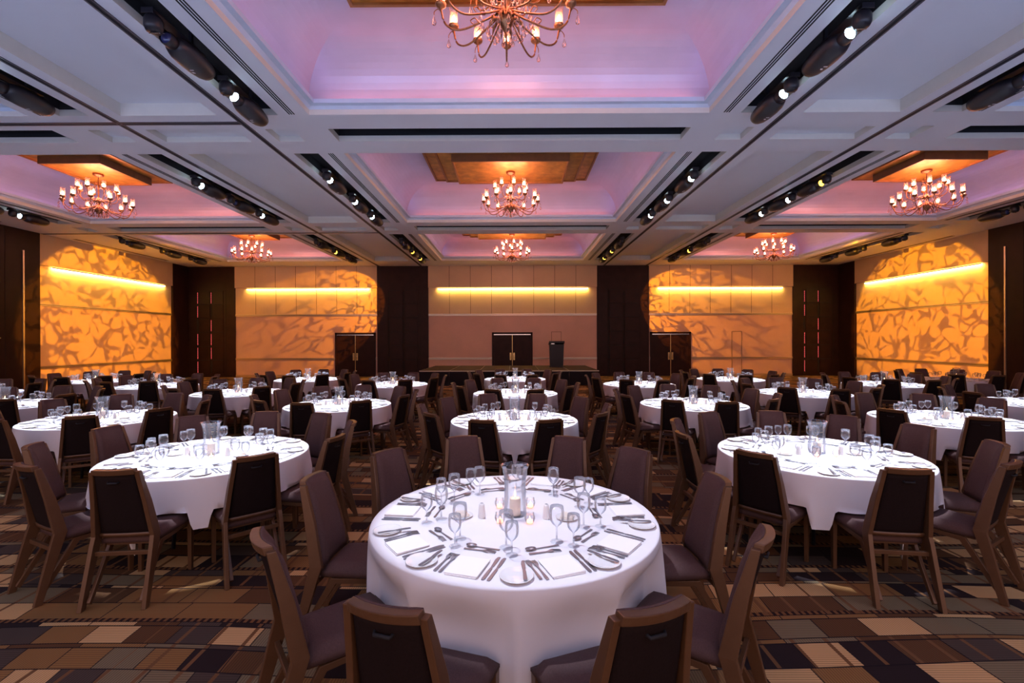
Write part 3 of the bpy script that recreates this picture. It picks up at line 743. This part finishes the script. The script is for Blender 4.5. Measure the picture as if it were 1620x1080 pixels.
def join_copies(name, sets):
    """one mesh from many placed copies of small ones (for what is too far and too many to count)"""
    vs = []; fs = []
    for me, xf in sets:
        base = [v.co.copy() for v in me.vertices]; pf = [tuple(p.vertices) for p in me.polygons]
        for Mx in xf:
            o = len(vs); vs += [tuple(Mx @ b) for b in base]; fs += [tuple(i + o for i in f) for f in pf]
    me = sets[0][0]; m2 = bpy.data.meshes.new(name); m2.from_pydata(vs, [], fs)
    for m in me.materials: m2.materials.append(m)
    m2.polygons.foreach_set('use_smooth', [True] * len(m2.polygons)); m2.update()
    o = obj(name, m2); o['kind'] = 'stuff'; return o

chair0 = make_chair(); first = {}
def place(kind, me, loc, rz, label, cat, group, build=None):
    if kind not in first:
        o = build() if build else obj(kind, me)
        tag(o, label, cat, group); o.location = loc; o.rotation_euler = (0, 0, rz); first[kind] = o; return o
    return dup(first[kind], loc, rz, label, group)
def b_chair(): return chair0
def b_table():
    t = bpy.data.objects.new('banquet_table', None); COL.objects.link(t)
    obj('tabletop', top_me, t)
    for k in range(4):
        l = obj('leg', tleg_me, t); l.rotation_euler = (0, 0, PI/4 + k * PI/2)
    return t
def b_hur(): return obj('hurricane_vase', hur_me)
def b_candle():
    t = bpy.data.objects.new('pillar_candle', None); COL.objects.link(t)
    obj('wax', candle_me, t); obj('wick', wick_me, t); obj('flame', flame_me, t); return t
def b_vot():
    t = bpy.data.objects.new('votive_candle', None); COL.objects.link(t)
    obj('glass_cup', vot_me, t); tl = obj('tealight', tl_me, t); obj('flame', vfl_me, tl); return t
def b_shk():
    t = bpy.data.objects.new('salt_shaker', None); COL.objects.link(t); obj('body', shk_me, t); obj('cap', shc_me, t); return t
def b_dish():
    t = bpy.data.objects.new('butter_dish', None); COL.objects.link(t); obj('dish', dish_me, t); obj('paper_wrap', fold_me, t); return t

ZT = .7530
far = {'knife': [], 'butter': [], 'fork': [], 'dfork': [], 'spoon': [], 'wineA': [], 'wineB': []}
def XF(loc, rz): return Matrix.Translation(loc) @ Matrix.Rotation(rz, 4, 'Z')
for ti, (tx, ty, angs, tn) in enumerate(TABLES):
    rr = random.Random(100 + ti); C = Vector((tx, ty, 0))
    detail = ti < 10; glasses = ti < 15
    near = ti == 0
    place('banquet_table', None, (tx, ty, 0), rr.uniform(0, 1), 'round folding banquet table under its cloth, ' + tn, 'table', 'round banquet tables', b_table)
    seats = []
    for si, a in enumerate(angs):
        u = dirv(a); f = -u; rt = Vector((f.y, -f.x, 0)); rad = (stdr[si] if near else .955) + rr.uniform(-.01, .03)
        p = u * rad + rt * rr.uniform(-.03, .03); seats.append((p.x, p.y, math.atan2(f.y, f.x) - PI/2 + rr.uniform(-.06, .06)))
    crz = PI/4 + (0.12 if near else rr.uniform(-.35, .35))
    cl = obj('tablecloth', cloth_mesh(3 + ti, crz, seats)); cl.location = (tx, ty, 0)
    cl.rotation_euler = (0, 0, crz)
    tag(cl, 'white cloth draped over ' + tn, 'tablecloth', 'white round tablecloths')
    place('hurricane_vase', None, (tx + .005, ty, ZT), 0, 'clear flared glass hurricane vase, centre of ' + tn, 'vase', 'hurricane vases', b_hur)
    place('pillar_candle', None, (tx + .005, ty, ZT + .0045), 0, 'lit pillar candle inside the glass vase, ' + tn, 'candle', 'pillar candles', b_candle)
    base = rr.uniform(-8, 8)
    for k, (a, w) in enumerate(((-32, 'near-left'), (36, 'near-right'), (-140, 'far-left'), (142, 'far-right'))):
        p = C + dirv(a + base) * (.155 + .01 * (k % 2)); place('votive_candle', None, (p.x, p.y, ZT), rr.uniform(0, 6), 'small glass votive, %s of the vase, %s' % (w, tn), 'candle holder', 'votives', b_vot)
    for a, w in ((-78, 'left'), (76, 'right')):
        p = C + dirv(a + base) * .205; place('salt_shaker', None, (p.x, p.y, ZT), 0, 'white china shaker %s of the vase, %s' % (w, tn), 'shaker', 'shakers', b_shk)
        p = C + dirv(a * 1.08 + base) * .33; place('butter_dish', None, (p.x, p.y, ZT), rr.uniform(-.6, .6), 'small white butter dish %s of the vase, %s' % (w, tn), 'dish', 'butter dishes', b_dish)
    for si, a in enumerate(angs):
        u = dirv(a); f = -u; rt = Vector((f.y, -f.x, 0)); rz = math.atan2(f.y, f.x) - PI/2; pos = P10[si]
        def at(r, t, z=ZT): p = C + u * r + rt * t; return (p.x, p.y, z)
        # chair: origin under the seat, back top about 1.3 m from the table centre
        seen = 'with its back to us' if abs(a) < 60 else ('side-on' if abs(a) < 118 else 'facing us')
        place('banquet_chair', None, (tx + seats[si][0], ty + seats[si][1], 0), seats[si][2], 'brown upholstered chair %s, %s of %s' % (seen, pos, tn), 'chair', 'chairs around ' + tn, b_chair)
        J = (lambda s: rr.uniform(-s, s))
        place('napkin', nap_me, at(.715 + J(.01), J(.003)), rz + J(.03), 'folded white napkin at the %s place, %s' % (pos, tn), 'napkin', 'napkins')
        place('side_plate', plate_me, at(.735, -.236 + J(.003)), rz, 'small white side plate at the %s place, %s' % (pos, tn), 'plate', 'side plates')
        pl = [('knife', knife_me, 'table_knife', at(.80 + J(.006), .113), rz + J(.02), 'table knife nearest the napkin'),
              ('knife', knife_me, 'table_knife', at(.80 + J(.006), .141), rz + J(.02), 'outer table knife'),
              ('butter', butter_me, 'butter_knife', at(.80, -.215, ZT + .0155), rz + J(.10) - .2, 'butter knife resting on the side plate'),
              ('fork', fork_me, 'table_fork', at(.80 + J(.006), -.106), rz + J(.008), 'table fork nearest the napkin'),
              ('fork', fork_me, 'table_fork', at(.795 + J(.006), -.1345), rz + J(.008), 'outer table fork'),
              ('dfork', dfork_me, 'dessert_fork', at(.535 + J(.006), -.10), rz - PI/2 + J(.06), 'dessert fork above the napkin'),
              ('spoon', spoon_me, 'dessert_spoon', at(.495 + J(.006), .085), rz + PI/2 + J(.05), 'dessert spoon above the napkin')]
        for key, me, nm, loc, r2, what in pl:
            if detail: place(nm, me, loc, r2, '%s, %s place, %s' % (what, pos, tn), {'k': 'knife', 'b': 'knife', 'f': 'fork', 'd': 'fork', 's': 'spoon'}[key[0]], nm.replace('_', ' ') + 's')
            else: far[key].append(XF(loc, r2))
        ga, gb = at(.445 + J(.008), .10 + J(.008)), at(.515 + J(.008), .160 + J(.004))
        if glasses:
            place('wine_glass', wineA, ga, 0, 'taller empty wine glass, %s place, %s' % (pos, tn), 'glass', 'wine glasses')
            if 'wine_glass_b' not in first:
                o = obj('wine_glass', wineB); tag(o, 'shorter empty wine glass, %s place, %s' % (pos, tn), 'glass', 'wine glasses'); o.location = gb; first['wine_glass_b'] = o
            else: dup(first['wine_glass_b'], gb, 0, 'shorter empty wine glass, %s place, %s' % (pos, tn), 'wine glasses')
        else: far['wineA'].append(XF(ga, 0)); far['wineB'].append(XF(gb, 0))
for nm, sets, w in (('distant_knife', [(knife_me, far['knife']), (butter_me, far['butter'])], 'knives'), ('distant_fork', [(fork_me, far['fork']), (dfork_me, far['dfork'])], 'forks'),
                    ('distant_spoon', [(spoon_me, far['spoon'])], 'spoons'), ('distant_wine_glass', [(wineA, far['wineA']), (wineB, far['wineB'])], 'empty wine glasses')):
    tag(join_copies(nm, sets), 'many small %s laid on the far tables' % w, 'tableware')

# ------------------------------------------------------------------ chandeliers
def arc(pts, n=14):
    """smooth curve through points (Catmull-Rom)"""
    P = [pts[0]] + list(pts) + [pts[-1]]; out = []
    for k in range(1, len(P) - 2):
        for q in range(n if k == len(P) - 3 else n):
            t = q / n; a, b, c_, d = (Vector(P[k-1]), Vector(P[k]), Vector(P[k+1]), Vector(P[k+2]))
            out.append(.5 * ((2*b) + (c_ - a) * t + (2*a - 5*b + 4*c_ - d) * t*t + (3*b - a - 3*c_ + d) * t**3))
    out.append(Vector(P[-1])); return out
lowarm = MB().tube(arc([(.07, 0, -.84), (.24, 0, -.93), (.50, 0, -1.03), (.66, 0, -.97), (.715, 0, -.80), (.715, 0, -.76)], 5), .011, 6)
lowarm.tube(arc([(.70, 0, -.86), (.74, 0, -.80), (.785, 0, -.825), (.79, 0, -.86)], 4), [.005]*13, 5)
lowarm.tube(arc([(.30, 0, -.955), (.34, 0, -.90), (.39, 0, -.93), (.36, 0, -.965)], 4), [.006]*13, 5)
uparm = MB().tube(arc([(.05, 0, -.70), (.16, 0, -.66), (.30, 0, -.70), (.40, 0, -.62), (.42, 0, -.47), (.42, 0, -.44)], 5), .010, 6)
uparm.tube(arc([(.41, 0, -.55), (.45, 0, -.49), (.49, 0, -.51), (.495, 0, -.55)], 4), [.005]*13, 5)
cup = MB().lathe([(.003, -.065), (.016, -.058), (.018, -.048), (.040, -.036), (.060, -.016), (.062, .002), (.052, .014), (.030, .018), (.003, .018)], 14)
chim = MB().lathe([(.040, .014), (.046, .03), (.048, .08), (.044, .14), (.046, .18), (.058, .205)], 14)
blb = MB().lathe([(.0005, .016), (.018, .020), (.028, .050), (.023, .080), (.009, .115), (.0005, .130)], 10)
hub = MB().lathe([(.002, -1.13), (.012, -1.12), (.020, -1.09), (.010, -1.07), (.03, -1.04), (.075, -.98), (.095, -.93), (.085, -.88), (.045, -.83), (.035, -.78), (.055, -.74), (.065, -.70), (.045, -.64), (.02, -.60), (.014, -.50), (.024, -.45), (.012, -.40), (.012, -.06)], 16)
for k in range(10):
    a = 2 * PI * k / 10; ca, sa = math.cos(a), math.sin(a)
    hub.tube([(.05*ca, .05*sa, -.93), (.12*ca, .12*sa, -.90), (.17*ca, .17*sa, -.95), (.19*ca, .19*sa, -1.02)], [.012, .020, .016, .003], 5)
    hub.tube([(.03*ca, .03*sa, -.72), (.10*ca, .10*sa, -.69), (.14*ca, .14*sa, -.73)], [.012, .018, .003], 5)
canopy = MB().lathe([(.001, -.065), (.03, -.06), (.05, -.04), (.115, -.025), (.12, -.005), (.12, .03), (.001, .03)], 20)
scroll = MB()
for k in range(6):
    a = 2 * PI * k / 6; ca, sa = math.cos(a), math.sin(a)
    scroll.tube([(r * ca, r * sa, z) for r, z in ((.012, -.38), (.07, -.33), (.10, -.25), (.07, -.19), (.035, -.22), (.05, -.25))], .006, 5)
drop = MB().lathe([(.0005, 0), (.002, -.015), (.006, -.024), (.017, -.062), (.025, -.088), (.021, -.108), (.0005, -.122)], 8)
meshes = dict(low=lowarm.mesh('arm', M['bronze']), up=uparm.mesh('arm', M['bronze']), cup=cup.mesh('cup', M['bronze']), chim=chim.mesh('chimney', M['chimney'], fix=False), blb=blb.mesh('bulb', M['bulb']),
              hub=hub.mesh('hub', M['bronze']), can=canopy.mesh('canopy', M['bronze']), scr=scroll.mesh('scroll', M['bronze']), drop=drop.mesh('drop', M['crystal']))
def b_chandelier():
    t = bpy.data.objects.new('chandelier', None); COL.objects.link(t)
    obj('hub', meshes['hub'], t); obj('canopy', meshes['can'], t); obj('scrollwork', meshes['scr'], t)
    for n, key, r, z, off in ((12, 'low', .715, -.745, PI/2), (8, 'up', .42, -.425, .2)):
        for k in range(n):
            a = off + 2 * PI * k / n; ar = obj('arm', meshes[key], t); ar.rotation_euler = (0, 0, a)
            for nm, m in (('candle_cup', 'cup'), ('glass_chimney', 'chim'), ('flame_bulb', 'blb')): obj(nm, meshes[m], ar, (r, 0, z))
            obj('crystal_drop', meshes['drop'], ar, (r + (.075 if key == 'low' else .075), 0, z - (.115 if key == 'low' else .125)))
    for n, r, z in ((12, .20, -.98), (8, .11, -1.02), (14, .28, -.86), (10, .16, -.72)):
        for k in range(n):
            a = 2 * PI * (k + .3) / n; obj('crystal_drop', meshes['drop'], t, (r * math.cos(a), r * math.sin(a), z))
    return t
CH = [(0, 0, 'hanging nearest us, cut by the top of the view'), (0, 1, 'middle one of the centre line'), (0, 2, 'farthest one of the centre line, over the stage side'),
      (-1, 1, 'nearer one on the left side of the room'), (1, 1, 'nearer one on the right side of the room'), (-1, 2, 'farther one on the left side of the room'), (1, 2, 'farther one on the right side of the room')]
for ix, r, w in CH:
    x = 11.01 * ix; y = BAYC[r]
    place('chandelier', None, (x, y, 6.30), 0, 'bronze candle-style chandelier with crystal drops, ' + w, 'chandelier', 'chandeliers', b_chandelier)
    light('chandelier_glow', 'POINT', (x, y, 5.72), 115, (1.0, 0.36, 0.26), shadow_soft_size=.5)

# ------------------------------------------------------------------ moving-head lamps in the black recesses
body_me = MB().lathe([(.001, -.34), (.07, -.335), (.12, -.30), (.155, -.20), (.165, -.05), (.16, .12), (.14, .26), (.115, .33), (.001, .335)], 18, axis='y')
body_me.v = [(x, y, z * .85 - .0) for x, y, z in body_me.v]; body_me = body_me.mesh('housing', M['blackgloss'])
lensr_me = MB().lathe([(.075, -.46), (.085, -.44), (.085, -.33), (.06, -.31)], 18, (0, 0, 0), axis='y').mesh('barrel', M['blackgloss'])
lens_on = MB().lathe([(.001, -.475), (.03, -.472), (.06, -.455), (.073, -.435)], 18, axis='y').mesh('lens', M['lens_on'])
lens_am = lens_on.copy(); lens_am.materials.clear(); lens_am.materials.append(M['lens_amber'])
lens_of = lens_on.copy(); lens_of.materials.clear(); lens_of.materials.append(M['lens_off'])
mir_me = MB().lathe([(.001, -.09), (.08, -.085), (.10, -.04), (.10, .04), (.08, .085), (.001, .09)], 16, (0, -.64, .03)).mesh('mirror_head', M['blackgloss'])
mirp_me = MB().hexa([(-.06, -.63, -.075), (.06, -.63, -.075), (.06, -.54, -.02), (-.06, -.54, -.02), (-.06, -.637, -.067), (.06, -.637, -.067), (.06, -.547, -.012), (-.06, -.547, -.012)]).mesh('mirror', M['chrome'])
brk_me = MB().box(-.07, .07, -.74, .2, .155, .165).box(-.02, .02, -.02, .02, .165, .415).box(-.07, .07, -.745, -.735, .10, .165).mesh('bracket', M['blackgloss'], .003)
clamp_me = MB().box(-.015, .015, .08, .14, .10, .165).box(-.02, .02, -.66, -.62, .10, .16).mesh('clamp', M['track'])
mark_me = MB().prism([(-.03, .05), (.0, .05), (.01, .08), (-.02, .08)], -.1425, -.139).prism([(-.02, .0), (.03, .0), (.03, .015), (-.02, .015)], -.1425, -.139).mesh('marking', M['mark'])
def b_lamp(lm):
    t = bpy.data.objects.new('moving_head_lamp', None); COL.objects.link(t)
    hs = obj('housing', body_me, t); obj('barrel', lensr_me, hs); obj('lens', lm, hs); obj('marking', mark_me, hs)
    mh = obj('mirror_head', mir_me, t); obj('mirror', mirp_me, mh); obj('bracket', brk_me, t); obj('clamp', clamp_me, t); return t
lamps = []
recn = {-14.61: 'outermost left', -7.435: 'second left', -4.195: 'inner left', 4.195: 'inner right', 7.435: 'second right', 14.61: 'outermost right'}
spec = []
for sx in (-1, 1):
    spec += [(sx * 4.195, y, 'nearest bay', w, st) for y, w, st in ((6.15, 'nearer', 'off' if sx < 0 else 'on'), (7.55, 'farther', 'on'))]
    spec += [(sx * 7.435, 7.15, 'nearest bay', 'only visible', 'on' if sx < 0 else 'off')]
    spec += [(sx * 4.195, y, 'middle bay', w, 'on') for y, w in ((11.25, 'nearest'), (12.95, 'middle'), (14.45, 'farthest'))]
    spec += [(sx * 7.435, y, 'middle bay', w, st) for y, w, st in ((11.6, 'nearest', 'on' if sx < 0 else 'amber'), (12.95, 'middle', 'off' if sx < 0 else 'on'), (14.3, 'farthest', 'on'))]
    spec += [(sx * 14.61, y, 'middle bay', w, 'on' if w == 'farther' and sx < 0 else 'off') for y, w in ((12.9, 'nearer'), (14.2, 'farther'))]
    spec += [(sx * x, y, 'far bay', w, 'amber' if w != 'nearest' and (x < 5 or w == 'middle') else 'off') for x in (4.195, 7.435) for y, w in ((18.3, 'nearest'), (20.0, 'middle'), (21.6, 'farthest'))]
    spec += [(sx * 14.61, y, 'far bay', w, 'off') for y, w in ((18.0, 'nearest'), (20.0, 'middle'), (21.7, 'farthest'))]
for x, y, bay, w, st in spec:
    kind = 'lamp_' + st; lm = {'on': lens_on, 'off': lens_of, 'amber': lens_am}[st]
    say = {'on': 'lit blue-white', 'off': 'unlit', 'amber': 'amber-lit'}[st]
    place(kind, None, (x, y, CEIL - .12), 0, 'black ceiling scanner lamp, %s, %s in %s recess, %s' % (say, w, recn[round(x, 3)], bay), 'stage light', 'ceiling scanner lamps', lambda lm=lm: b_lamp(lm))

# ------------------------------------------------------------------ light from the room's fixtures
def nearest_recess(x):
    return min((-14.61, -7.435, -4.195, 4.195, 7.435, 14.61), key=lambda q: abs(q - x))
for ti, (tx, ty, angs, tn) in enumerate(TABLES):
    if 'amber' in tn:
        light('table_spot', 'SPOT', (14.61, ty + .3, 5.5), 260, (1.0, .52, .22), (tx, ty, .75), spot_size=math.radians(24), spot_blend=.3, shadow_soft_size=.04); continue
    rx = nearest_recess(tx) if abs(tx) > 1 else (4.195 if ti % 2 else -4.195)
    L = Vector((tx + (rx - tx) * .22, ty + .55, 5.45)); T = Vector((tx, ty, .75)); d = (L - T).length
    e = {0: 680}.get(ti, 2100)
    light('table_spot', 'SPOT', L, e, (.76, .83, 1.0), T, spot_size=2 * math.atan(.885 / d), spot_blend=.07, shadow_soft_size=.05)
# amber break-up patterns on the walls
gobo_spot('gobo', (-7.4, 17.6, 5.45), (-XW, 19.2, 2.3), 5200, (1.0, .385, .008), 42, 20, 1.37, .28)
gobo_spot('gobo', (7.4, 17.6, 5.45), (XW, 19.3, 2.6), 5200, (1.0, .385, .008), 40, 20, 4.11, .28)
gobo_spot('gobo', (-4.2, 20.2, 5.45), (-9.3, DW, 3.3), 2500, (1.0, .36, .008), 40, 18, 2.31, .15)
gobo_spot('gobo', (4.2, 20.2, 5.45), (9.3, DW, 3.3), 2500, (1.0, .36, .008), 40, 18, 5.23, .15)
# salmon and lavender strips hidden behind the coffer lips
for r in range(3):
    for x0, x1 in cols:
        y0, y1 = BAYS[r]; cx, cy = (x0 + x1) / 2, (y0 + y1) / 2
        for px, py, L, tgt, e, col in ((cx, y1 - .06, x1 - x0 - .6, (0, -1), 6.5, (1.0, .17, .09)), (cx, y0 + .06, x1 - x0 - .6, (0, 1), 6.5, (1.0, .17, .09)),
                                       (x0 + .06, cy, y1 - y0 - .6, (1, 0), 3.2, (.62, .46, .95)), (x1 - .06, cy, y1 - y0 - .6, (-1, 0), 3.2, (.62, .46, .95))):
            o = light('coffer_strip', 'AREA', (px, py, CEIL + .16), e * L / 5, col, shape='RECTANGLE', size=L, size_y=.06)
            z = -Vector((tgt[0] * .25, tgt[1] * .25, 1)).normalized(); xax = Vector((1, 0, 0)) if tgt[1] else Vector((0, 1, 0)); yax = z.cross(xax)
            o.matrix_world = Matrix.Translation(o.location) @ Matrix((xax, yax, z)).transposed().to_4x4()
